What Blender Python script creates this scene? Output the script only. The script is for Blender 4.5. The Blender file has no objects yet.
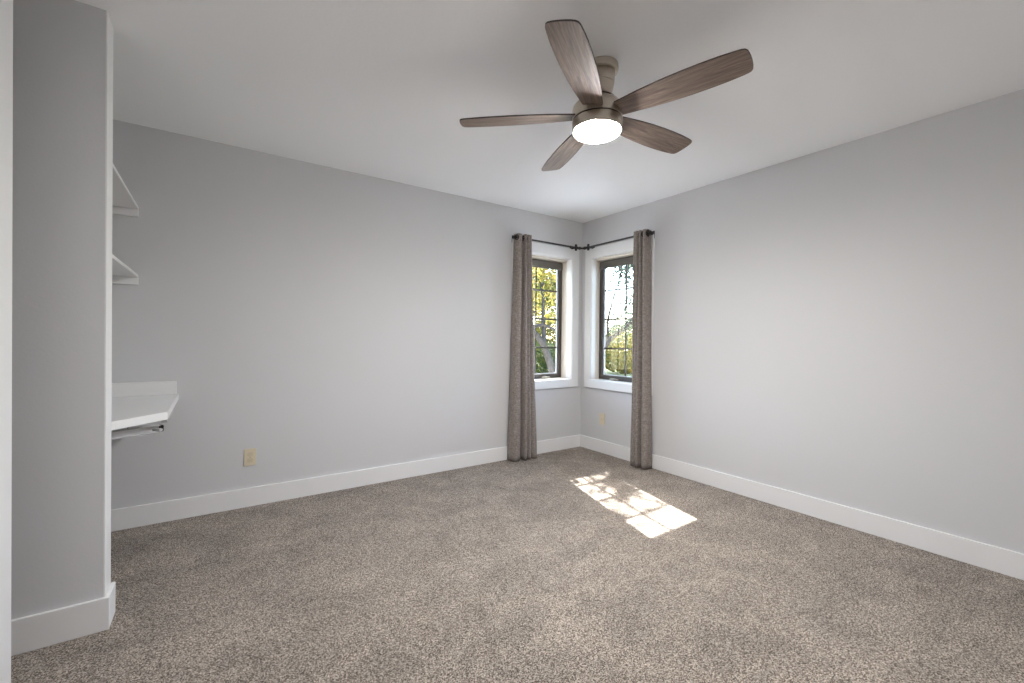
import bpy, bmesh, math, random
from math import sin, cos, pi, radians
from mathutils import Vector, Matrix

C = bpy.context.scene.collection
S = bpy.context.scene

# ------------------------------------------------------------------ camera
YAW, PITCH, ROLL, FPX = 0.6053, -0.0064, 0.0105, 431.685
CAM = Vector((-3.3136, -3.4529, 1.1681))
fwd = Vector((sin(YAW) * cos(PITCH), cos(YAW) * cos(PITCH), sin(PITCH)))
rgt = Vector((cos(YAW), -sin(YAW), 0))
upv = rgt.cross(fwd)
r2 = rgt * cos(ROLL) + upv * sin(ROLL)
u2 = -rgt * sin(ROLL) + upv * cos(ROLL)
cd = bpy.data.cameras.new('camera')
cam = bpy.data.objects.new('camera', cd)
C.objects.link(cam)
m = Matrix((r2, u2, -fwd)).transposed().to_4x4()
m.translation = CAM
cam.matrix_world = m
cd.sensor_width = 36
cd.lens = FPX / 1024 * 36
cd.clip_start = 0.02
S.camera = cam

# ------------------------------------------------------------------ sky, sun, exposure
S.view_settings.view_transform = 'Standard'
S.view_settings.look = 'None'
S.view_settings.exposure = 0.05
S.view_settings.gamma = 1.0
S.view_settings.use_curve_mapping = False
LAMP = 475.0
SUN = 46.0
SKY = 2.4
SUNDIR = Vector((-0.245, -1.0, -0.965)).normalized()
w = bpy.data.worlds.new('sky')
S.world = w
w.use_nodes = True
nt = w.node_tree
sk = nt.nodes.new('ShaderNodeTexSky')
sk.sky_type = 'NISHITA'
sk.sun_disc = False
sk.sun_elevation = radians(43.2)
sk.sun_rotation = math.atan2(-SUNDIR.x, -SUNDIR.y)
sk.air_density = 1.0
sk.dust_density = 1.5
bg = nt.nodes['Background']
bg.inputs['Strength'].default_value = SKY
nt.links.new(sk.outputs[0], bg.inputs[0])
sd = bpy.data.lights.new('sun', 'SUN')
sd.energy = SUN
sd.angle = radians(0.53)
sd.color = (1.0, 0.965, 0.92)
so = bpy.data.objects.new('sun', sd)
C.objects.link(so)
so.rotation_euler = SUNDIR.to_track_quat('-Z', 'Y').to_euler()
so.location = (3, 9, 9)
S.cycles.max_bounces = 16
S.cycles.diffuse_bounces = 10
S.cycles.transparent_max_bounces = 24
S.cycles.sample_clamp_indirect = 6.0


# ------------------------------------------------------------------ materials
def mat(name, col, rough=0.6, metal=0.0, spec=0.5):
    ma = bpy.data.materials.new(name)
    ma.use_nodes = True
    b = ma.node_tree.nodes['Principled BSDF']
    b.inputs['Base Color'].default_value = (*col, 1)
    b.inputs['Roughness'].default_value = rough
    b.inputs['Metallic'].default_value = metal
    b.inputs['Specular IOR Level'].default_value = spec
    return ma


def nodes(ma):
    t = ma.node_tree
    return t, t.nodes['Principled BSDF'], t.links


def coords(t, scale=(1, 1, 1), kind='Object'):
    tc = t.nodes.new('ShaderNodeTexCoord')
    mp = t.nodes.new('ShaderNodeMapping')
    mp.inputs['Scale'].default_value = scale
    t.links.new(tc.outputs[kind], mp.inputs[0])
    return mp.outputs[0]


def noise(t, vec, scale, detail=3.0, rough=0.5, dist=0.0):
    n = t.nodes.new('ShaderNodeTexNoise')
    n.inputs['Scale'].default_value = scale
    n.inputs['Detail'].default_value = detail
    n.inputs['Roughness'].default_value = rough
    n.inputs['Distortion'].default_value = dist
    t.links.new(vec, n.inputs['Vector'])
    return n


def ramp(t, fac, stops):
    r = t.nodes.new('ShaderNodeValToRGB')
    e = r.color_ramp.elements
    while len(e) < len(stops):
        e.new(0.5)
    for i, (p, c) in enumerate(stops):
        e[i].position = p
        e[i].color = (*c, 1)
    t.links.new(fac, r.inputs[0])
    return r


def mixc(t, kind, a, b, fac):
    x = t.nodes.new('ShaderNodeMix')
    x.data_type = 'RGBA'
    x.blend_type = kind
    for sock, v in ((x.inputs[6], a), (x.inputs[7], b), (x.inputs[0], fac)):
        if hasattr(v, 'links'):
            t.links.new(v, sock)
        else:
            sock.default_value = v
    return x.outputs[2]


def bump(t, b, h, strength, dist):
    n = t.nodes.new('ShaderNodeBump')
    n.inputs['Strength'].default_value = strength
    n.inputs['Distance'].default_value = dist
    t.links.new(h, n.inputs['Height'])
    t.links.new(n.outputs[0], b.inputs['Normal'])


def paint(name, col, rough=0.75, scale=90, strength=0.12):
    ma = mat(name, col, rough, spec=0.3)
    t, b, l = nodes(ma)
    v = coords(t)
    n = noise(t, v, scale, 3, 0.6)
    bump(t, b, n.outputs[0], strength, 0.004)
    return ma


WALL = paint('wall_paint', (0.622, 0.622, 0.630))
CEIL = paint('ceiling_paint', (0.94, 0.945, 0.95), 0.85, 70, 0.15)
TRIM = paint('trim_paint', (0.80, 0.80, 0.80), 0.38, 40, 0.02)
LAM = paint('white_laminate', (0.78, 0.78, 0.775), 0.3, 30, 0.01)


def carpet():
    ma = mat('carpet', (0.3, 0.25, 0.2), 1.0, spec=0.05)
    t, b, l = nodes(ma)
    v = coords(t)
    n1 = noise(t, v, 205, 2, 0.6)
    vo = t.nodes.new('ShaderNodeTexVoronoi')
    vo.inputs['Scale'].default_value = 235
    l.new(v, vo.inputs['Vector'])
    sep = t.nodes.new('ShaderNodeSeparateColor')
    l.new(vo.outputs['Color'], sep.inputs[0])
    a = t.nodes.new('ShaderNodeMath')
    a.operation = 'MULTIPLY_ADD'
    l.new(sep.outputs[0], a.inputs[0])
    a.inputs[1].default_value = 0.42
    sb = t.nodes.new('ShaderNodeMath')
    sb.operation = 'SUBTRACT'
    l.new(n1.outputs[0], sb.inputs[0])
    sb.inputs[1].default_value = 0.21
    l.new(sb.outputs[0], a.inputs[2])
    r = ramp(t, a.outputs[0], [(0.27, (0.060, 0.046, 0.036)), (0.41, (0.225, 0.184, 0.148)),
                               (0.56, (0.40, 0.342, 0.288)), (0.76, (0.74, 0.655, 0.575))])
    v2 = coords(t, (1.0, 1.35, 1))
    n2 = noise(t, v2, 3.2, 5, 0.62, 0.6)
    r2_ = ramp(t, n2.outputs[0], [(0.34, (0.80, 0.80, 0.80)), (0.64, (1.14, 1.13, 1.12))])
    c = mixc(t, 'MULTIPLY', r.outputs[0], r2_.outputs[0], 1.0)
    l.new(c, b.inputs['Base Color'])
    b.inputs['Sheen Weight'].default_value = 0.15
    bump(t, b, a.outputs[0], 0.9, 0.012)
    return ma


CARPET = carpet()


def wood_mat():
    ma = mat('blade_wood', (0.25, 0.18, 0.14), 0.58, spec=0.35)
    t, b, l = nodes(ma)
    v = coords(t, (1.5, 16, 16))
    n = noise(t, v, 3.0, 6, 0.65, 1.2)
    r = ramp(t, n.outputs[0], [(0.28, (0.105, 0.072, 0.055)), (0.5, (0.20, 0.148, 0.118)), (0.72, (0.30, 0.24, 0.20))])
    v2 = coords(t, (4, 120, 120))
    n2 = noise(t, v2, 2.0, 3, 0.6)
    r2_ = ramp(t, n2.outputs[0], [(0.35, (0.78, 0.78, 0.78)), (0.6, (1.08, 1.08, 1.08))])
    c = mixc(t, 'MULTIPLY', r.outputs[0], r2_.outputs[0], 1.0)
    l.new(c, b.inputs['Base Color'])
    return ma


WOOD = wood_mat()
WOODEDGE = mat('blade_edge', (0.035, 0.026, 0.022), 0.6)


def brushed(name, col, rough, metal=1.0):
    ma = mat(name, col, rough, metal)
    t, b, l = nodes(ma)
    v = coords(t, (1, 1, 60))
    n = noise(t, v, 12, 3, 0.6)
    r = ramp(t, n.outputs[0], [(0.3, tuple(x * 0.82 for x in col)), (0.7, col)])
    l.new(r.outputs[0], b.inputs['Base Color'])
    return ma


NICKEL = brushed('brushed_nickel', (0.64, 0.58, 0.50), 0.33)
STEEL = brushed('zinc_steel', (0.56, 0.56, 0.57), 0.4, 0.6)
BRONZE = mat('bronze_frame', (0.060, 0.050, 0.044), 0.45)
ROD = mat('black_bronze', (0.018, 0.015, 0.014), 0.42, 0.4)
DARK = mat('dark_gap', (0.02, 0.02, 0.02), 0.7)
ALMOND = mat('almond_plastic', (0.70, 0.62, 0.46), 0.4)
ALMOND2 = mat('almond_plastic_insert', (0.62, 0.54, 0.38), 0.4)
CREAM = paint('cream_jamb', (0.74, 0.68, 0.60), 0.45, 40, 0.02)
SLOT = mat('outlet_slot', (0.03, 0.025, 0.02), 0.6)
SHADE = mat('roller_shade_cloth', (0.115, 0.105, 0.095), 0.8)
VINYL = mat('pale_spacer', (0.55, 0.58, 0.62), 0.5)
PEWTER = mat('crank_metal', (0.42, 0.38, 0.32), 0.4, 0.8)


def fabric():
    ma = mat('curtain_linen', (0.22, 0.19, 0.17), 0.95, spec=0.1)
    t, b, l = nodes(ma)
    v = coords(t, (260, 260, 30))
    n = noise(t, v, 1.0, 2, 0.6)
    v2 = coords(t, (30, 30, 260))
    n2 = noise(t, v2, 1.0, 2, 0.6)
    mx = mixc(t, 'MIX', n.outputs[0], n2.outputs[0], 0.5)
    r = ramp(t, mx, [(0.36, (0.18, 0.152, 0.138)), (0.52, (0.30, 0.262, 0.24)), (0.66, (0.46, 0.41, 0.38))])
    l.new(r.outputs[0], b.inputs['Base Color'])
    b.inputs['Sheen Weight'].default_value = 0.2
    bump(t, b, mx, 0.3, 0.002)
    tr = t.nodes.new('ShaderNodeBsdfTranslucent')
    l.new(r.outputs[0], tr.inputs[0])
    ms = t.nodes.new('ShaderNodeMixShader')
    ms.inputs[0].default_value = 0.12
    l.new(b.outputs[0], ms.inputs[1])
    l.new(tr.outputs[0], ms.inputs[2])
    l.new(ms.outputs[0], t.nodes['Material Output'].inputs[0])
    return ma


FABRIC = fabric()


def glass_mat():
    ma = bpy.data.materials.new('window_glass')
    ma.use_nodes = True
    t = ma.node_tree
    t.nodes.clear()
    o = t.nodes.new('ShaderNodeOutputMaterial')
    tr = t.nodes.new('ShaderNodeBsdfTransparent')
    tr.inputs[0].default_value = (0.95, 0.97, 0.97, 1)
    gl = t.nodes.new('ShaderNodeBsdfGlossy')
    gl.inputs['Roughness'].default_value = 0.02
    fr = t.nodes.new('ShaderNodeFresnel')
    fr.inputs[0].default_value = 1.3
    ms = t.nodes.new('ShaderNodeMixShader')
    t.links.new(fr.outputs[0], ms.inputs[0])
    t.links.new(tr.outputs[0], ms.inputs[1])
    t.links.new(gl.outputs[0], ms.inputs[2])
    t.links.new(ms.outputs[0], o.inputs[0])
    return ma


GLASS = glass_mat()


def lens_mat():
    ma = bpy.data.materials.new('frosted_lit_lens')
    ma.use_nodes = True
    t = ma.node_tree
    b = t.nodes['Principled BSDF']
    b.inputs['Base Color'].default_value = (0.9, 0.9, 0.88, 1)
    b.inputs['Emission Color'].default_value = (1.0, 0.985, 0.975, 1)
    b.inputs['Emission Strength'].default_value = LAMP
    return ma


LENS = lens_mat()


def leaf_mat(name, stops):
    ma = bpy.data.materials.new(name)
    ma.use_nodes = True
    t = ma.node_tree
    b = t.nodes['Principled BSDF']
    b.inputs['Roughness'].default_value = 0.6
    b.inputs['Specular IOR Level'].default_value = 0.2
    g = t.nodes.new('ShaderNodeNewGeometry')
    r = ramp(t, g.outputs['Random Per Island'], stops)
    t.links.new(r.outputs[0], b.inputs['Base Color'])
    tr = t.nodes.new('ShaderNodeBsdfTranslucent')
    t.links.new(r.outputs[0], tr.inputs[0])
    ms = t.nodes.new('ShaderNodeMixShader')
    ms.inputs[0].default_value = 0.4
    t.links.new(b.outputs[0], ms.inputs[1])
    t.links.new(tr.outputs[0], ms.inputs[2])
    t.links.new(ms.outputs[0], t.nodes['Material Output'].inputs[0])
    return ma


LEAF_Y = leaf_mat('yellow_leaves', [(0.0, (0.057, 0.074, 0.016)), (0.35, (0.147, 0.136, 0.026)), (0.65, (0.238, 0.188, 0.034)), (1.0, (0.284, 0.193, 0.058))])
LEAF_G = leaf_mat('green_leaves', [(0.0, (0.012, 0.024, 0.008)), (0.5, (0.036, 0.052, 0.012)), (1.0, (0.088, 0.092, 0.020))])
LEAF_B = leaf_mat('blue_green_leaves', [(0.0, (0.023, 0.036, 0.027)), (0.6, (0.054, 0.072, 0.054)), (1.0, (0.099, 0.113, 0.072))])
BARK = mat('bark', (0.10, 0.085, 0.075), 1.0, spec=0.05)
t_, b_, l_ = nodes(BARK)
n_ = noise(t_, coords(t_, (14, 14, 3)), 2.0, 5, 0.7)
l_.new(ramp(t_, n_.outputs[0], [(0.3, (0.018, 0.015, 0.013)), (0.7, (0.065, 0.057, 0.05))]).outputs[0], b_.inputs['Base Color'])
GRASS = mat('lawn', (0.12, 0.15, 0.04), 0.95)
t_, b_, l_ = nodes(GRASS)
n_ = noise(t_, coords(t_), 9.0, 6, 0.7)
l_.new(ramp(t_, n_.outputs[0], [(0.3, (0.07, 0.09, 0.03)), (0.55, (0.16, 0.18, 0.06)), (0.75, (0.34, 0.29, 0.09))]).outputs[0], b_.inputs['Base Color'])


# ------------------------------------------------------------------ mesh helpers
def add_box(bm, a, b, bev=0.0):
    lo = Vector([min(a[i], b[i]) for i in range(3)])
    hi = Vector([max(a[i], b[i]) for i in range(3)])
    g = bmesh.ops.create_cube(bm, size=1.0)
    for v in g['verts']:
        v.co = Vector([(lo[i] + hi[i]) / 2 + v.co[i] * (hi[i] - lo[i]) for i in range(3)])
    if bev:
        es = list({e for v in g['verts'] for e in v.link_edges})
        bmesh.ops.bevel(bm, geom=es, offset=bev, segments=2, affect='EDGES', profile=0.6)


def add_prism(bm, pts, z0, z1, bev=0.0):
    lo = [bm.verts.new((x, y, z0)) for x, y in pts]
    hi = [bm.verts.new((x, y, z1)) for x, y in pts]
    fs = [bm.faces.new(lo[::-1]), bm.faces.new(hi)]
    n = len(pts)
    for i in range(n):
        fs.append(bm.faces.new((lo[i], lo[(i + 1) % n], hi[(i + 1) % n], hi[i])))
    bmesh.ops.recalc_face_normals(bm, faces=fs)
    if bev:
        es = list({e for f in fs for e in f.edges})
        bmesh.ops.bevel(bm, geom=es, offset=bev, segments=2, affect='EDGES')


def add_lathe(bm, prof, n=64, M=Matrix.Identity(4), cap0=True, cap1=True):
    rings = []
    for r, z in prof:
        if r < 1e-6:
            rings.append([bm.verts.new(M @ Vector((0, 0, z)))])
        else:
            rings.append([bm.verts.new(M @ Vector((r * cos(2 * pi * i / n), r * sin(2 * pi * i / n), z))) for i in range(n)])
    fs = []
    for a, b in zip(rings, rings[1:]):
        for i in range(n):
            j = (i + 1) % n
            if len(a) == 1 and len(b) == 1:
                continue
            if len(a) == 1:
                fs.append(bm.faces.new((a[0], b[j], b[i])))
            elif len(b) == 1:
                fs.append(bm.faces.new((a[i], a[j], b[0])))
            else:
                fs.append(bm.faces.new((a[i], a[j], b[j], b[i])))
    if cap0 and len(rings[0]) > 1:
        fs.append(bm.faces.new(rings[0][::-1]))
    if cap1 and len(rings[-1]) > 1:
        fs.append(bm.faces.new(rings[-1]))
    bmesh.ops.recalc_face_normals(bm, faces=fs)


def add_tube(bm, pts, rad, n=12, cap=True):
    pts = [Vector(p) for p in pts]
    rads = rad if isinstance(rad, (list, tuple)) else [rad] * len(pts)
    rings = []
    ref = None
    for i, p in enumerate(pts):
        d = (pts[min(i + 1, len(pts) - 1)] - pts[max(i - 1, 0)]).normalized()
        if ref is None:
            ref = Vector((0, 0, 1)) if abs(d.z) < 0.9 else Vector((1, 0, 0))
        x = (ref - d * ref.dot(d)).normalized()
        y = d.cross(x)
        ref = x
        rings.append([bm.verts.new(p + rads[i] * (x * cos(2 * pi * k / n) + y * sin(2 * pi * k / n))) for k in range(n)])
    fs = []
    for a, b in zip(rings, rings[1:]):
        for k in range(n):
            fs.append(bm.faces.new((a[k], a[(k + 1) % n], b[(k + 1) % n], b[k])))
    if cap:
        fs.append(bm.faces.new(rings[0][::-1]))
        fs.append(bm.faces.new(rings[-1]))


def obj(name, bm, ma, parent=None, smooth=False, angle=35):
    me = bpy.data.meshes.new(name)
    bm.normal_update()
    bm.to_mesh(me)
    bm.free()
    for x in (ma if isinstance(ma, (list, tuple)) else [ma]):
        me.materials.append(x)
    if smooth:
        for p in me.polygons:
            p.use_smooth = True
        me.set_sharp_from_angle(angle=radians(angle))
    o = bpy.data.objects.new(name, me)
    C.objects.link(o)
    if parent:
        o.parent = parent
    return o


def thing(name, label, cat, loc=(0, 0, 0), group=None):
    o = bpy.data.objects.new(name, None)
    o.empty_display_size = 0.1
    C.objects.link(o)
    o.location = loc
    return tag(o, label, cat, group)


def tag(o, label, cat, group=None):
    o['label'] = label
    o['category'] = cat
    if group:
        o['group'] = group
    return o


def struct(name, bm, ma, label=None, cat=None, parent=None, smooth=False):
    o = obj(name, bm, ma, parent, smooth)
    if parent is None:
        o['kind'] = 'structure'
        if label:
            o['label'] = label
            o['category'] = cat
    return o


def NB():
    return bmesh.new()


def one(a, b, bev=0.0):
    bm = NB()
    add_box(bm, a, b, bev)
    return bm


# ------------------------------------------------------------------ room shell
H = 2.44
T = 0.215           # outer wall thickness
XS = -3.871         # side wall by the camera
YR = -4.35          # rear wall behind the camera
XA = -4.38          # back of the shelf alcove
PX, PY0, PY1 = -3.665, -1.138, -1.020   # partition end and its two faces
OX0, OX1, OZ0, OZ1 = 0.15, 0.85, 0.742, 2.036   # window opening, distance from corner

struct('floor', one((XA - 0.15, YR - 0.12, -0.12), (T, T, 0.0)), CARPET, 'speckled beige and brown cut pile carpet', 'carpet')
struct('ceiling', one((XA - 0.15, YR - 0.12, H), (T, T, H + 0.14)), CEIL, 'smooth white painted ceiling', 'ceiling')

bm = NB()   # wall with the first window, plane y = 0
add_box(bm, (XA - 0.15, 0, 0), (-OX1, T, H))
add_box(bm, (-OX0, 0, 0), (T, T, H))
add_box(bm, (-OX1, 0, 0), (-OX0, T, OZ0))
add_box(bm, (-OX1, 0, OZ1), (-OX0, T, H))
struct('wall_left', bm, WALL, 'long pale grey wall with the left of the two corner windows', 'wall')
bm = NB()   # wall with the second window, plane x = 0
add_box(bm, (0, YR - 0.12, 0), (T, -OX1, H))
add_box(bm, (0, -OX0, 0), (T, 0, H))
add_box(bm, (0, -OX1, 0), (T, -OX0, OZ0))
add_box(bm, (0, -OX1, OZ1), (T, -OX0, H))
struct('wall_right', bm, WALL, 'pale grey wall with the right of the two corner windows', 'wall')
struct('wall_partition', one((XA, PY0, 0), (PX - 0.0015, PY1, H)), WALL, 'short grey wall in front of the shelf alcove', 'wall')
struct('wall_alcove', one((XA - 0.12, -1.9, 0), (XA, 0, H)), WALL)
struct('wall_side', one((XS - 0.12, YR, 0), (XS, -1.385, H)), WALL)
struct('wall_nook', one((XA, -1.9, 0), (XS - 0.12, -1.8, H)), WALL)
struct('wall_rear', one((XS - 0.12, YR - 0.12, 0), (0, YR, H)), WALL)

# white boards capping the wall ends
struct('trim_1', one((PX - 0.0015, PY0 + 0.0005, 0), (PX + 0.003, PY1 + 0.001, H), 0.001), TRIM, 'white painted end of the short grey wall', 'trim')
bm = NB()
add_box(bm, (XS, -1.49, 0), (XS + 0.018, -1.367, H), 0.002)
add_box(bm, (XS - 0.12, -1.385, 0), (XS + 0.001, -1.367, H), 0.001)
struct('trim_2', bm, TRIM, 'white full height trim board at the far left edge', 'trim')

BH, BT = 0.128, 0.015


def base(name, boxes, label):
    bm = NB()
    for a, b in boxes:
        add_box(bm, a, b, 0.0025)
    struct(name, bm, TRIM, label, 'baseboard')


base('baseboard_left', [((XA, -BT, 0), (0, 0, BH))], 'white baseboard along the long left wall')
base('baseboard_right', [((-BT, YR, 0), (0, -BT, BH))], 'white baseboard along the right wall')
base('baseboard_partition', [((XA, PY0 - BT, 0), (PX + 0.003 + BT, PY0, BH)),
                             ((PX + 0.003, PY0, 0), (PX + 0.003 + BT, PY1 + 0.004, BH))],
     'white baseboard wrapping the end of the short grey wall')
base('baseboard_side', [((XS, YR, 0), (XS + BT, -1.49, BH))], 'white baseboard on the side wall')
base('baseboard_rear', [((XS + BT, YR, 0), (-BT, YR + BT, BH))], 'white baseboard on the rear wall')


# ------------------------------------------------------------------ windows
# local frame of a window: u = distance from the room corner along the wall, d = depth outwards, z up
def window(name, label, P, F0):
    def bx(bm, u0, u1, d0, d1, z0, z1, bev=0.0):
        add_box(bm, P(u0, d0, z0), P(u1, d1, z1), bev)
    cw = 0.088
    bm = NB()
    bx(bm, OX0 - cw, OX0, -0.017, 0, 0.660, OZ1, 0.002)
    bx(bm, OX1, OX1 + cw, -0.017, 0, 0.660, OZ1, 0.002)
    bx(bm, OX0 - cw, OX1 + cw, -0.017, 0, OZ1, OZ1 + 0.1, 0.002)
    root = struct(name, bm, TRIM, label, 'window')
    # lining boards of the recess
    D1 = F0 + 0.02
    DM = F0 * 0.48
    bm = NB()
    bx(bm, OX0, OX0 + 0.006, -0.005, DM, OZ0, OZ1)
    bx(bm, OX1 - 0.006, OX1, -0.005, DM, OZ0, OZ1)
    bx(bm, OX0, OX1, -0.005, DM, OZ1 - 0.006, OZ1)
    struct('jamb', bm, TRIM, parent=root)
    bm = NB()
    bx(bm, OX0, OX0 + 0.008, DM, D1, OZ0, OZ1)
    bx(bm, OX1 - 0.008, OX1, DM, D1, OZ0, OZ1)
    bx(bm, OX0, OX1, DM, F0 + 0.05, OZ1 - 0.030, OZ1)
    struct('inner_jamb', bm, CREAM, parent=root)
    bm = NB()
    bx(bm, OX0 + 0.002, OX1 - 0.002, -0.004, D1, OZ0 - 0.01, OZ0 + 0.004)
    bx(bm, OX0 - 0.012, OX1 + 0.012, -0.026, -0.001, 0.660, OZ0 + 0.004, 0.003)
    struct('sill', bm, TRIM, parent=root)
    # bronze sash frame
    F1 = F0 + 0.05
    fw = 0.046
    bm = NB()
    u0, u1, z0, z1 = OX0 + 0.006, OX1 - 0.006, OZ0 + 0.004, OZ1 - 0.030
    bx(bm, u0, u0 + fw, F0, F1, z0, z1, 0.003)
    bx(bm, u1 - fw, u1, F0, F1, z0, z1, 0.003)
    bx(bm, u0 + fw, u1 - fw, F0, F1, z0, z0 + fw, 0.003)
    bx(bm, u0 + fw, u1 - fw, F0, F1, z1 - fw, z1, 0.003)
    struct('sash_frame', bm, BRONZE, parent=root)
    g0, g1, gz0, gz1 = u0 + fw, u1 - fw, z0 + fw, z1 - fw
    bm = NB()
    s = 0.009
    bx(bm, g0, g0 + s, F0 + 0.02, F0 + 0.032, gz0, gz1)
    bx(bm, g1 - s, g1, F0 + 0.02, F0 + 0.032, gz0, gz1)
    bx(bm, g0 + s, g1 - s, F0 + 0.02, F0 + 0.032, gz0, gz0 + s)
    struct('glass_spacer', bm, VINYL, parent=root)
    bm = NB()
    bx(bm, g0, g1, F0 + 0.032, F0 + 0.036, gz0, gz1)
    struct('pane', bm, GLASS, parent=root)
    # roller shade drawn up at the top of the sash
    bm = NB()
    bx(bm, u0 + 0.012, u1 - 0.012, F0 - 0.022, F0 + 0.002, z1 - 0.085, z1 - 0.012, 0.008)
    struct('rolled_shade', bm, SHADE, parent=root)
    # dividing bars
    mw = 0.018
    bm = NB()
    um = (g0 + g1) / 2
    bx(bm, um - mw / 2, um + mw / 2, F0 + 0.024, F0 + 0.031, gz0, gz1)
    struct('muntin', bm, BRONZE, parent=root)
    for zz in (1.077, 1.382, 1.690):
        bm = NB()
        bx(bm, g0, um - mw / 2, F0 + 0.024, F0 + 0.031, zz - mw / 2, zz + mw / 2)
        bx(bm, um + mw / 2, g1, F0 + 0.024, F0 + 0.031, zz - mw / 2, zz + mw / 2)
        struct('muntin', bm, BRONZE, parent=root)
    # folding crank handle on the sill
    bm = NB()
    uc = OX0 + 0.22
    bx(bm, uc - 0.035, uc + 0.035, F0 - 0.033, F0 + 0.002, OZ0 + 0.003, OZ0 + 0.02, 0.005)
    a = P(uc - 0.02, F0 - 0.028, OZ0 + 0.02)
    b = P(uc + 0.035, F0 - 0.04, OZ0 + 0.026)
    c = P(uc + 0.085, F0 - 0.033, OZ0 + 0.018)
    add_tube(bm, [a, b, c], [0.007, 0.006, 0.007], 8)
    struct('crank_handle', bm, PEWTER, parent=root, smooth=True)
    bm = NB()
    bx(bm, u0 + 0.004, u0 + 0.03, F0 - 0.02, F0 + 0.001, z1 - 0.06, z1 - 0.02, 0.004)
    struct('shade_bracket', bm, ALMOND, parent=root)
    return root


window('window_1', 'left of the two corner windows, white casing and bronze grid sash', lambda u, d, z: (-u, d, z), 0.150)
window('window_2', 'right of the two corner windows, white casing and bronze grid sash', lambda u, d, z: (d, -u, z), 0.110)

# ------------------------------------------------------------------ corner curtain rod
RZ, RD = 2.135, 0.085
PL = [lambda u, d, z: Vector((-u, d, z)), lambda u, d, z: Vector((d, -u, z))]
rod = thing('curtain_rod', 'black bronze corner curtain rod above both windows', 'curtain rod', (-RD, -RD, RZ))


def rel(o, root):
    o.matrix_parent_inverse = Matrix.Translation(root.location).inverted()
    return o


for P in PL:
    bm = NB()
    add_tube(bm, [P(0.155, -RD, RZ), P(0.950, -RD, RZ)], 0.0095, 14)
    rel(obj('rod', bm, ROD, rod, True), rod)
    for u in (0.175, 0.928):
        bm = NB()
        add_box(bm, P(u - 0.012, -0.006, RZ - 0.035), P(u + 0.012, 0.0, RZ + 0.035), 0.002)
        add_box(bm, P(u - 0.006, -RD - 0.004, RZ - 0.006), P(u + 0.006, -0.004, RZ + 0.006), 0.002)
        add_tube(bm, [P(u - 0.011, -RD, RZ), P(u + 0.011, -RD, RZ)], 0.017, 14)
        add_box(bm, P(u - 0.010, -RD - 0.008, RZ - 0.032), P(u + 0.010, -RD + 0.008, RZ + 0.034), 0.002)
        rel(obj('bracket', bm, ROD, rod, True), rod)
    bm = NB()
    add_tube(bm, [P(x, -RD, RZ) for x in (0.944, 0.948, 0.951, 0.958, 0.966, 0.972)], [0.011, 0.012, 0.018, 0.020, 0.016, 0.006], 16)
    rel(obj('finial', bm, ROD, rod, True), rod)
bm = NB()
add_tube(bm, [PL[0](0.16, -RD, RZ), PL[0](0.125, -RD, RZ), (-0.095, -0.095, RZ), PL[1](0.125, -RD, RZ), PL[1](0.16, -RD, RZ)],
         [0.013, 0.012, 0.010, 0.012, 0.013], 14)
for P in PL:
    add_tube(bm, [P(0.118, -RD - 0.002, RZ), P(0.13, -RD, RZ)], 0.017, 14)
rel(obj('corner_joint', bm, ROD, rod, True), rod)


# ------------------------------------------------------------------ curtains
def curtain(label, P, prof_top, prof_bot):
    """prof: list of (u, d) plan points of the folded cloth at the top and at the hem."""
    def spline(pts, n):
        out = []
        k = len(pts)
        for i in range(n):
            f = i / (n - 1) * (k - 1)
            j = min(int(f), k - 2)
            t = f - j
            p0, p1, p2, p3 = (Vector(pts[max(j - 1, 0)]), Vector(pts[j]), Vector(pts[j + 1]), Vector(pts[min(j + 2, k - 1)]))
            out.append(0.5 * (2 * p1 + (p2 - p0) * t + (2 * p0 - 5 * p1 + 4 * p2 - p3) * t * t + (3 * p1 - p0 - 3 * p2 + p3) * t ** 3))
        return out
    n, nz = 110, 46
    A, B = spline(prof_top, n), spline(prof_bot, n)
    z0, z1 = 0.006, RZ + 0.036
    bm = NB()
    rows = []
    for r in range(nz):
        f = r / (nz - 1)
        e = f * f * (3 - 2 * f) * 0.5 + 0.5 * f
        row = []
        for i in range(n):
            q = A[i].lerp(B[i], e)
            s = i / n * 18
            q = q + Vector((0.0025 * sin(s + 7 * f), 0.004 * sin(1.3 * s + 9 * f) * f))
            row.append(bm.verts.new(P(q.x, q.y, z1 + (z0 - z1) * f)))
        rows.append(row)
    for a, b in zip(rows, rows[1:]):
        for i in range(n - 1):
            bm.faces.new((a[i], a[i + 1], b[i + 1], b[i]))
    bmesh.ops.recalc_face_normals(bm, faces=bm.faces)
    base_ = P(0.83, -RD, 0.0)
    root = thing('curtain', label, 'curtain', base_, 'taupe drapes at the corner windows')
    o = rel(obj('drape', bm, FABRIC, root, True, 80), root)
    so_ = o.modifiers.new('thickness', 'SOLIDIFY')
    so_.thickness = 0.003
    # metal rings where the cloth crosses the rod
    for i in range(1, n - 1):
        if (A[i].y + RD) * (A[i + 1].y + RD) <= 0 if i + 1 < n else False:
            tdir = (A[i + 1] - A[i - 1]).normalized()
            nrm = Vector((-tdir.y, tdir.x))
            c = P(A[i].x, -RD, RZ)
            ax = (P(A[i].x + nrm.x, -RD + nrm.y, RZ) - c).normalized()
            M = Matrix.Translation(c) @ ax.to_track_quat('Z', 'Y').to_matrix().to_4x4()
            b2 = NB()
            pr = []
            for k in range(9):
                a = 2 * pi * k / 8
                pr.append((0.022 + 0.0055 * cos(a), 0.004 * sin(a)))
            add_lathe(b2, pr, 24, M, False, False)
            rel(obj('grommet', b2, ROD, root, True), root)
    return root



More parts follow.
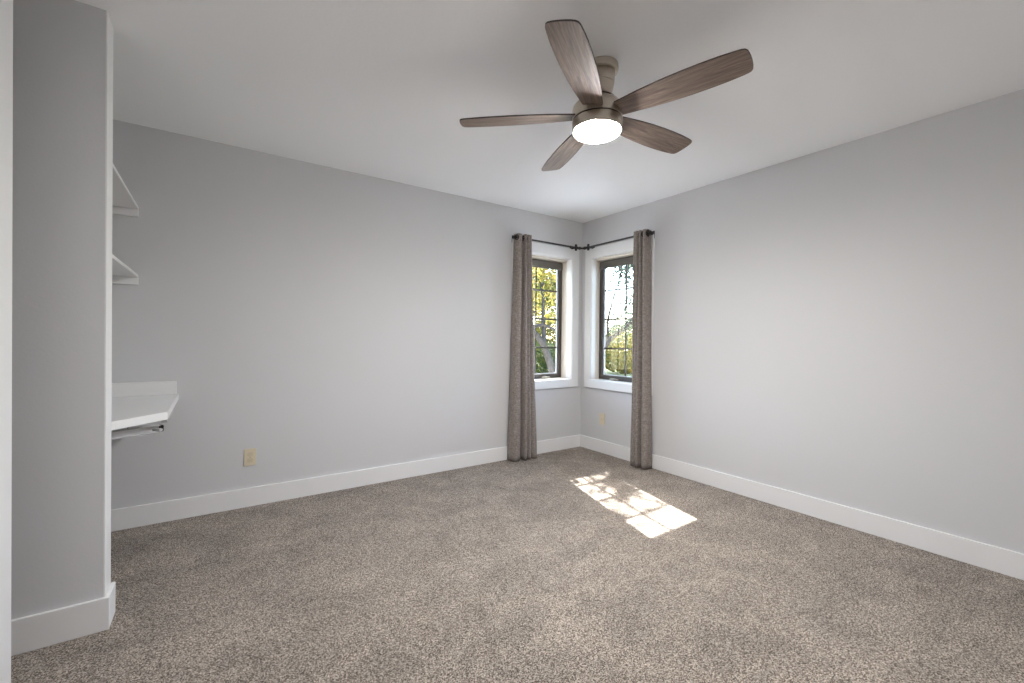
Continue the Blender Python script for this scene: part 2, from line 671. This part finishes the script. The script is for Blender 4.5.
def folds(edges, front, back=-0.052):
    """plan line of the cloth: one bulge towards the room between each two edges"""
    out = [(edges[0] - 0.004, back)]
    for k, (e0, e1) in enumerate(zip(edges, edges[1:])):
        w_ = e1 - e0
        f = front[k]
        out += [(e0 + 0.05 * w_, (back + f) / 2), (e0 + 0.17 * w_, f * 0.90), (e0 + 0.45 * w_, f), (e0 + 0.78 * w_, f * 0.90), (e1 - 0.10 * w_, (back + f) / 2), (e1, back)]
    return out


curtain('taupe grommet curtain hanging left of the left window', PL[0],
        folds([0.945, 0.872, 0.836, 0.806, 0.774], [-0.114, -0.132, -0.128, -0.120], -0.035),
        folds([0.988, 0.868, 0.818, 0.768, 0.684], [-0.124, -0.150, -0.140, -0.136], -0.030))
curtain('taupe grommet curtain hanging right of the right window', PL[1],
        folds([0.932, 0.878, 0.850, 0.818, 0.782], [-0.118, -0.126, -0.134, -0.120], -0.035),
        folds([0.966, 0.892, 0.852, 0.820, 0.785], [-0.126, -0.150, -0.140, -0.130], -0.030))


# ------------------------------------------------------------------ outlets
def plate(name, label, P, u, zc, kind):
    root = thing(name, label, 'outlet', P(u, 0, zc))
    R = lambda a, d, z: P(u + a, d, zc + z)
    bm = NB()
    add_box(bm, R(-0.036, -0.006, -0.058), R(0.036, 0.0, 0.058), 0.0025)
    rel(obj('cover_plate', bm, ALMOND, root), root)
    if kind == 'duplex':
        for s in (1, -1):
            bm = NB()
            pts = []
            for k in range(24):
                a = 2 * pi * k / 24
                pts.append((max(-0.0165, min(0.0165, 0.0185 * cos(a))), max(-0.0145, min(0.0145, 0.0185 * sin(a)))))
            lo = [bm.verts.new(R(x, -0.0085, s * 0.0205 + z)) for x, z in pts]
            hi = [bm.verts.new(R(x, -0.005, s * 0.0205 + z)) for x, z in pts]
            bm.faces.new(lo)
            for k in range(24):
                bm.faces.new((lo[k], lo[(k + 1) % 24], hi[(k + 1) % 24], hi[k]))
            bmesh.ops.recalc_face_normals(bm, faces=bm.faces)
            soc = rel(obj('socket', bm, ALMOND2, root), root)
            bm = NB()
            for dx in (-0.0065, 0.0065):
                add_box(bm, R(dx - 0.0014, -0.0092, s * 0.0205 + 0.001), R(dx + 0.0014, -0.0080, s * 0.0205 + 0.0095))
            add_box(bm, R(-0.0028, -0.0092, s * 0.0205 - 0.010), R(0.0028, -0.0080, s * 0.0205 - 0.005))
            sl = obj('slots', bm, SLOT, soc)
            rel(sl, root)
        bm = NB()
        add_tube(bm, [R(0, -0.0085, 0), R(0, -0.005, 0)], 0.0035, 12)
        rel(obj('screw', bm, PEWTER, root), root)
    else:
        bm = NB()
        add_tube(bm, [R(0, -0.0085, 0), R(0, -0.005, 0)], 0.008, 14)
        rel(obj('jack', bm, ALMOND2, root), root)
        for z in (-0.042, 0.042):
            bm = NB()
            add_tube(bm, [R(0, -0.007, z), R(0, -0.005, z)], 0.0035, 12)
            rel(obj('screw', bm, ALMOND2, root), root)


plate('wall_outlet', 'almond duplex outlet on the long left wall', PL[0], 3.102, 0.337, 'duplex')
plate('wall_plate', 'almond wall plate below the right window', PL[1], 0.322, 0.347, 'jack')


# ------------------------------------------------------------------ alcove shelves and desk
SX = -3.690


def shelf(zt, label):
    root = thing('wall_shelf', label, 'shelf', (SX, 0, zt), 'white shelves in the alcove')
    bm = one((XA, PY1 + 0.002, zt - 0.017), (SX, -0.001, zt), 0.001)
    rel(obj('shelf_board', bm, LAM, root), root)
    for y0, y1 in ((-0.019, -0.001), (PY1 + 0.001, PY1 + 0.019)):
        bm = one((XA, y0, zt - 0.062), (SX + 0.001, y1, zt - 0.0175), 0.001)
        rel(obj('cleat', bm, TRIM, root), root)


shelf(1.942, 'upper white shelf on a wall cleat in the left alcove')
shelf(1.532, 'lower white shelf on a wall cleat, above the desk')

DZ = 0.797
desk = thing('wall_desk', 'white laminate desk top with backsplash built into the left alcove', 'desk', (SX, 0, DZ - 0.045))
bm = NB()
add_prism(bm, [(XA, PY1 + 0.003), (-3.700, PY1 + 0.003), (-3.493, -0.790), (-3.493, -0.001), (XA, -0.001)], DZ - 0.037, DZ, 0.002)
rel(obj('desk_top', bm, LAM, desk), desk)
rel(obj('backsplash', one((XA, -0.026, DZ), (-3.503, -0.001, DZ + 0.083), 0.002), LAM, desk), desk)

# folding metal bracket under the desk
br_ = thing('folding_bracket', 'grey metal folding bracket mounted under the white desk top', 'bracket', (-3.6, -0.72, DZ - 0.037))
zb = DZ - 0.037
bm = NB()
d0 = Vector((-3.524, -0.830, 0))
d1 = Vector((-3.729, -0.925, 0))
ex = (d1 - d0).normalized()
ey = Vector((-ex.y, ex.x, 0))


def slab(bm, a0, a1, w0, w1, z0, z1, bev=0.001):
    q = [d0 + ex * a0 + ey * w0, d0 + ex * a1 + ey * w0, d0 + ex * a1 + ey * w1, d0 + ex * a0 + ey * w1]
    add_prism(bm, [(v.x, v.y) for v in q], z0, z1, bev)


slab(bm, 0.0, 0.215, 0.0, 0.004, zb - 0.050, zb - 0.016)
slab(bm, 0.0, 0.215, 0.0, 0.022, zb - 0.050, zb - 0.047)
slab(bm, 0.0, 0.215, 0.0, 0.022, zb - 0.019, zb - 0.016)
rel(obj('rail', bm, STEEL, br_), br_)
bm = NB()
slab(bm, 0.060, 0.112, -0.016, 0.001, zb - 0.054, zb)
slab(bm, 0.060, 0.112, -0.016, 0.040, zb - 0.003, zb)
rel(obj('mounting_plate', bm, STEEL, br_), br_)
bm = NB()
add_tube(bm, [d0 + ex * 0.072 + ey * -0.018 + Vector((0, 0, zb - 0.052)), d0 + ex * 0.072 + ey * -0.018 + Vector((0, 0, zb - 0.006))], 0.003, 8)
rel(obj('hinge_pin', bm, NICKEL, br_), br_)
bm = NB()
slab(bm, -0.012, 0.0, -0.002, 0.024, zb - 0.046, zb - 0.016, 0.002)
rel(obj('end_cap', bm, ROD, br_), br_)
bm = NB()
add_tube(bm, [d0 + ex * 0.03 + ey * 0.03 + Vector((0, 0, zb - 0.03)), d0 + ex * 0.05 + ey * 0.16 + Vector((0, 0, zb - 0.012))], 0.007, 8)
rel(obj('folding_arm', bm, STEEL, br_), br_)
bm = NB()
add_box(bm, (-3.520, -0.76, zb - 0.020), (-3.4965, -0.33, zb), 0.001)
rel(obj('side_rail', bm, STEEL, br_), br_)

# ------------------------------------------------------------------ ceiling fan
FX, FY = -1.848, -2.013
fan = thing('ceiling_fan', 'brushed nickel five blade ceiling fan with a lit round lamp', 'ceiling fan', (FX, FY, H))
LX, LY = 0.8228, -0.5684
LEAN = Matrix(((1, 0, LX * 0.09, LX * 0.0175), (0, 1, LY * 0.09, LY * 0.0175), (0, 0, 1, 0), (0, 0, 0, 1)))
bm = NB()
add_lathe(bm, [(0.066, 0.0), (0.078, -0.001), (0.079, -0.022), (0.077, -0.030), (0.071, -0.034), (0.062, -0.034)], 64, Matrix.Translation((LX * 0.016, LY * 0.016, 0)))
obj('canopy', bm, NICKEL, fan, True)
bm = NB()
add_lathe(bm, [(0.060, -0.032), (0.066, -0.038), (0.0665, -0.070), (0.0655, -0.086), (0.0625, -0.0875), (0.0655, -0.089), (0.063, -0.110),
               (0.060, -0.128), (0.062, -0.140), (0.070, -0.150), (0.078, -0.156), (0.076, -0.158)], 64, LEAN)
obj('neck', bm, NICKEL, fan, True, 50)
bm = NB()
add_lathe(bm, [(0.074, -0.161), (0.0775, -0.163), (0.086, -0.170), (0.104, -0.181), (0.113, -0.193), (0.115, -0.204), (0.115, -0.249), (0.111, -0.251)])
obj('motor_housing', bm, NICKEL, fan, True, 40)
bm = NB()
add_lathe(bm, [(0.108, -0.2505), (0.110, -0.2545), (0.114, -0.256), (0.1155, -0.260), (0.1155, -0.299), (0.113, -0.303), (0.108, -0.304)])
obj('light_ring', bm, NICKEL, fan, True, 40)
for rr, zz in ((0.0765, -0.1595), (0.1125, -0.2525)):
    bm = NB()
    add_lathe(bm, [(rr - 0.01, zz + 0.0025), (rr, zz + 0.002), (rr, zz - 0.002), (rr - 0.01, zz - 0.0025)])
    obj('seam', bm, DARK, fan, True)
bm = NB()
add_lathe(bm, [(0.1085, -0.300), (0.1085, -0.305), (0.104, -0.311), (0.088, -0.317), (0.06, -0.322), (0.03, -0.3245), (0.0, -0.325)])
obj('lens', bm, LENS, fan, True, 60)


def blade_outline():
    top = [(0.095, 0.044), (0.15, 0.051), (0.22, 0.060), (0.31, 0.068), (0.40, 0.072), (0.48, 0.072), (0.54, 0.070), (0.59, 0.066), (0.618, 0.0625), (0.630, 0.058), (0.637, 0.049), (0.640, 0.036)]
    tip = [(0.642, 0.018), (0.6425, 0.0), (0.642, -0.018)]
    bot = [(x, -y) for x, y in reversed(top)]
    return top + tip + bot


BTH = 0.006
TH = 3.7227
PITCHB = radians(11.5)
SET = [(0.34, 0.24), (0.1, 0.39), (0.52, 0.79), (1.0, -1.1), (1.32, -2.25)]   # how far each blade has sagged or swung on its screws
for k in range(5):
    bm = NB()
    pts = blade_outline()
    lo = [bm.verts.new((x, y, -BTH / 2)) for x, y in pts]
    hi = [bm.verts.new((x, y, BTH / 2)) for x, y in pts]
    bm.faces.new(lo)
    bm.faces.new(hi)
    n = len(pts)
    for i in range(n):
        f = bm.faces.new((lo[i], lo[(i + 1) % n], hi[(i + 1) % n], hi[i]))
        f.material_index = 1
    bmesh.ops.recalc_face_normals(bm, faces=bm.faces)
    b = obj('blade', bm, [WOOD, WOODEDGE], fan)
    b.matrix_local = Matrix.Translation((0, 0, -0.230)) @ Matrix.Rotation(TH + k * 2 * pi / 5 + radians(SET[k][0]), 4, 'Z') @ Matrix.Rotation(-radians(SET[k][1]), 4, 'Y') @ Matrix.Rotation(-PITCHB, 4, 'X')


# ------------------------------------------------------------------ outdoors
GZ = -0.45
struct('ground', one((-14, T + 0.02, GZ - 0.2), (40, 40, GZ)), GRASS, 'leaf strewn lawn outside the windows', 'lawn')
bm = one((T + 0.02, -25, GZ - 0.2), (40, T + 0.02, GZ))
struct('ground_side', bm, GRASS)

REFLECTOR = paint('bounce_concrete', (0.90, 0.86, 0.81), 0.9, 12, 0.3)  # added out of view, pale so it bounces sunlight up onto the ceiling
bm = NB()
add_prism(bm, [(-6.0, T), (T, T), (T, -6.0), (8.2, -6.0), (8.2, 8.2), (-6.0, 8.2)], GZ, GZ + 0.04)
struct('reflector', bm, REFLECTOR, 'unseen pale concrete patio around the outside corner of the house', 'reflector')

rng = random.Random(11)


def rv():
    return Vector((rng.uniform(-1, 1), rng.uniform(-1, 1), rng.uniform(-1, 1)))


def add_leaf(bm, p, s):
    a = rv().normalized()
    b = a.cross(rv()).normalized()
    n = a.cross(b)
    vs = [bm.verts.new(p + q) for q in (-a * s, b * s * 0.45 + n * s * 0.1, a * s, -b * s * 0.45 + n * s * 0.1)]
    bm.faces.new(vs)


def tree(name, label, base_, height, lean, spread, leaves, lmat, lsize, crown0=0.3, trad=0.13, group='trees in the yard', sprays=(), path=None):
    rng.seed(int(base_[0] * 100) * 7 + int(base_[1] * 100))
    root = thing(name, label, 'tree', base_, group)
    bt, bl_ = NB(), NB()
    tips = []

    def grow(p, d, L, r, depth):
        pts = [p]
        n = 4
        for i in range(n):
            d = (d + rv() * 0.16 + Vector((0, 0, 0.04))).normalized()
            p = p + d * L / n
            pts.append(p)
        add_tube(bt, pts, [r * (1 - 0.45 * i / n) for i in range(n + 1)], 7 if depth > 1 else 5)
        if depth <= 2:
            tips.extend(pts[1:])
        if depth == 0:
            return
        for _ in range(rng.choice((2, 3, 3)) if depth < 3 else 4):
            nd = (d + rv() * spread + Vector((0, 0, 0.1))).normalized()
            f = rng.uniform(0.55, 1.0)
            i = min(int(f * n), n - 1)
            grow(pts[i].lerp(pts[i + 1], f * n - i if f < 1 else 1), nd, L * rng.uniform(0.6, 0.85), r * 0.52, depth - 1)
    if path:
        B = Vector(base_)
        for n_, (pp, ra, rb, dep) in enumerate(path):
            pp = [Vector(q) - B for q in pp]
            add_tube(bt, pp, [ra + (rb - ra) * i / (len(pp) - 1) for i in range(len(pp))], 9)
            for _ in range(2):
                grow(pp[-1], (pp[-1] - pp[-2]).normalized() + rv() * 0.4, height * crown0 * 0.8, rb * 0.8, dep)
    else:
        grow(Vector((0, 0, 0)), Vector(lean).normalized(), height * crown0, trad, 4)
    for _ in range(leaves):
        add_leaf(bl_, rng.choice(tips) + rv() * 0.32 * height / 5, lsize * rng.uniform(0.6, 1.2))
    for (x, y, z, r, k) in sprays:
        c = Vector((x, y, z)) - Vector(base_)
        q = min(tips, key=lambda t: (t - c).length + 3 * max(0, t.z - c.z))
        add_tube(bt, [q, q.lerp(c, 0.5) + Vector((0, 0, 0.1)), c], [0.02, 0.014, 0.006], 5)
        for _ in range(k):
            add_leaf(bl_, c + rv() * r, lsize * rng.uniform(0.6, 1.2))
    obj('trunk', bt, BARK, root, True, 60)
    obj('foliage', bl_, lmat, root)
    return root


def bush(label, base_, rx, rz, leaves, lmat, lsize):
    rng.seed(int(base_[0] * 100) * 5 + int(base_[1] * 100))
    root = thing('shrub', label, 'shrub', base_, 'shrubs in the yard')
    bl_, bs = NB(), NB()
    for _ in range(9):
        d = Vector((rng.uniform(-1, 1) * rx * 0.7, rng.uniform(-1, 1) * rx * 0.7, rz * rng.uniform(1.1, 1.7)))
        add_tube(bs, [(d.x * 0.1, d.y * 0.1, 0), d * 0.5, d], [0.025, 0.016, 0.006], 6)
    for _ in range(leaves):
        v = rv()
        while v.length > 1:
            v = rv()
        v = v.normalized() * v.length ** 0.4
        add_leaf(bl_, Vector((v.x * rx, v.y * rx, rz + v.z * rz)), lsize * rng.uniform(0.6, 1.2))
    obj('stems', bs, BARK, root, True)
    obj('foliage', bl_, lmat, root)


tree('yard_tree', 'leaning dark trunk with yellow leaves in the left window', (6.6, 8.0, GZ), 4.2, None, 0.85, 3200, LEAF_Y, 0.075, 0.28, 0.2,
     path=[([(6.6, 8.0, GZ), (6.38, 8.0, -0.1), (6.19, 8.0, 0.38), (5.94, 8.0, 0.95), (5.65, 8.05, 1.30), (5.1, 8.1, 1.75)], 0.15, 0.09, 3),
           ([(5.40, 8.05, 1.56), (5.9, 8.0, 1.66), (6.25, 7.9, 1.52), (6.75, 7.8, 1.30)], 0.07, 0.03, 1),
           ([(5.95, 8.0, 0.9), (6.05, 8.2, 1.8), (6.2, 8.4, 2.7)], 0.09, 0.06, 3)],
     sprays=[(6.0, 8.6, 3.3, 0.8, 420), (5.3, 8.3, 2.6, 0.8, 380), (6.6, 8.8, 2.3, 0.6, 200), (6.5, 8.5, 4.1, 0.7, 260), (5.6, 8.5, 3.9, 0.7, 300)])
tree('yard_tree', 'sparse branched tree against the sky in the right window', (8.6, 8.1, GZ), 4.0, None, 0.7, 2600, LEAF_B, 0.075, 0.28, 0.2,
     path=[([(8.6, 8.1, GZ), (8.55, 7.98, 0.2), (8.5, 7.80, 0.7), (8.5, 7.34, 1.23), (8.5, 6.83, 1.50), (8.5, 6.2, 1.95)], 0.13, 0.06, 3),
           ([(8.5, 7.5, 1.05), (8.6, 7.6, 1.9), (8.65, 7.35, 2.8)], 0.05, 0.035, 3)],
     sprays=[(8.9, 7.2, 3.7, 0.7, 520), (9.0, 7.4, 2.4, 0.55, 260), (8.9, 6.6, 2.2, 0.6, 360), (9.0, 6.8, 4.3, 0.6, 320), (8.9, 7.5, 1.5, 0.5, 200)])
tree('yard_tree', 'full yellow tree behind the leaning dark trunk', (12.5, 18.5, GZ), 10.0, (0.1, 0, 1), 0.8, 9000, LEAF_Y, 0.13, 0.28, 0.2)
tree('yard_tree', 'unseen thin yellow tree added by the house to dapple the sun patch', (-2.7, 3.3, GZ), 6.2, (0.02, 0.02, 1), 0.45, 1000, LEAF_Y, 0.06, 0.40, 0.09,
     sprays=[(0.46, 3.2, 3.84, 0.16, 75), (0.46, 3.2, 4.06, 0.16, 80), (0.50, 3.25, 4.28, 0.13, 55), (0.36, 3.3, 4.32, 0.16, 38), (0.30, 3.2, 4.1, 0.22, 26), (0.44, 3.2, 4.55, 0.14, 18)])  # added out of view; sprays set in the sunbeam to dapple the floor
for q, (x, y, rx, rz, n, lm, ls) in enumerate([(8.5, 11.3, 1.2, 0.75, 4500, LEAF_G, 0.07), (13.0, 10.6, 1.3, 1.0, 5600, LEAF_Y, 0.075), (13.8, 7.6, 1.3, 0.85, 4800, LEAF_Y, 0.075),
                                              (8.2, 14.0, 1.2, 0.8, 4800, LEAF_G, 0.07), (17.0, 13.6, 1.9, 1.3, 5200, LEAF_G, 0.1), (11.0, 13.4, 1.3, 1.5, 6500, LEAF_Y, 0.1), (8.4, 16.9, 1.3, 1.5, 6000, LEAF_Y, 0.1)]):
    bush(['low green shrub at the foot of the leaning trunk', 'yellow shrub in the lower right window', 'yellow shrub at the edge of the right window view',
          'green shrub low in the left window', 'dark green shrub far behind the yellow shrubs',
          'tall yellow shrub behind the leaning trunk', 'tall yellow shrub at the left edge of the left window'][q], (x, y, GZ), rx, rz, n, lm, ls)
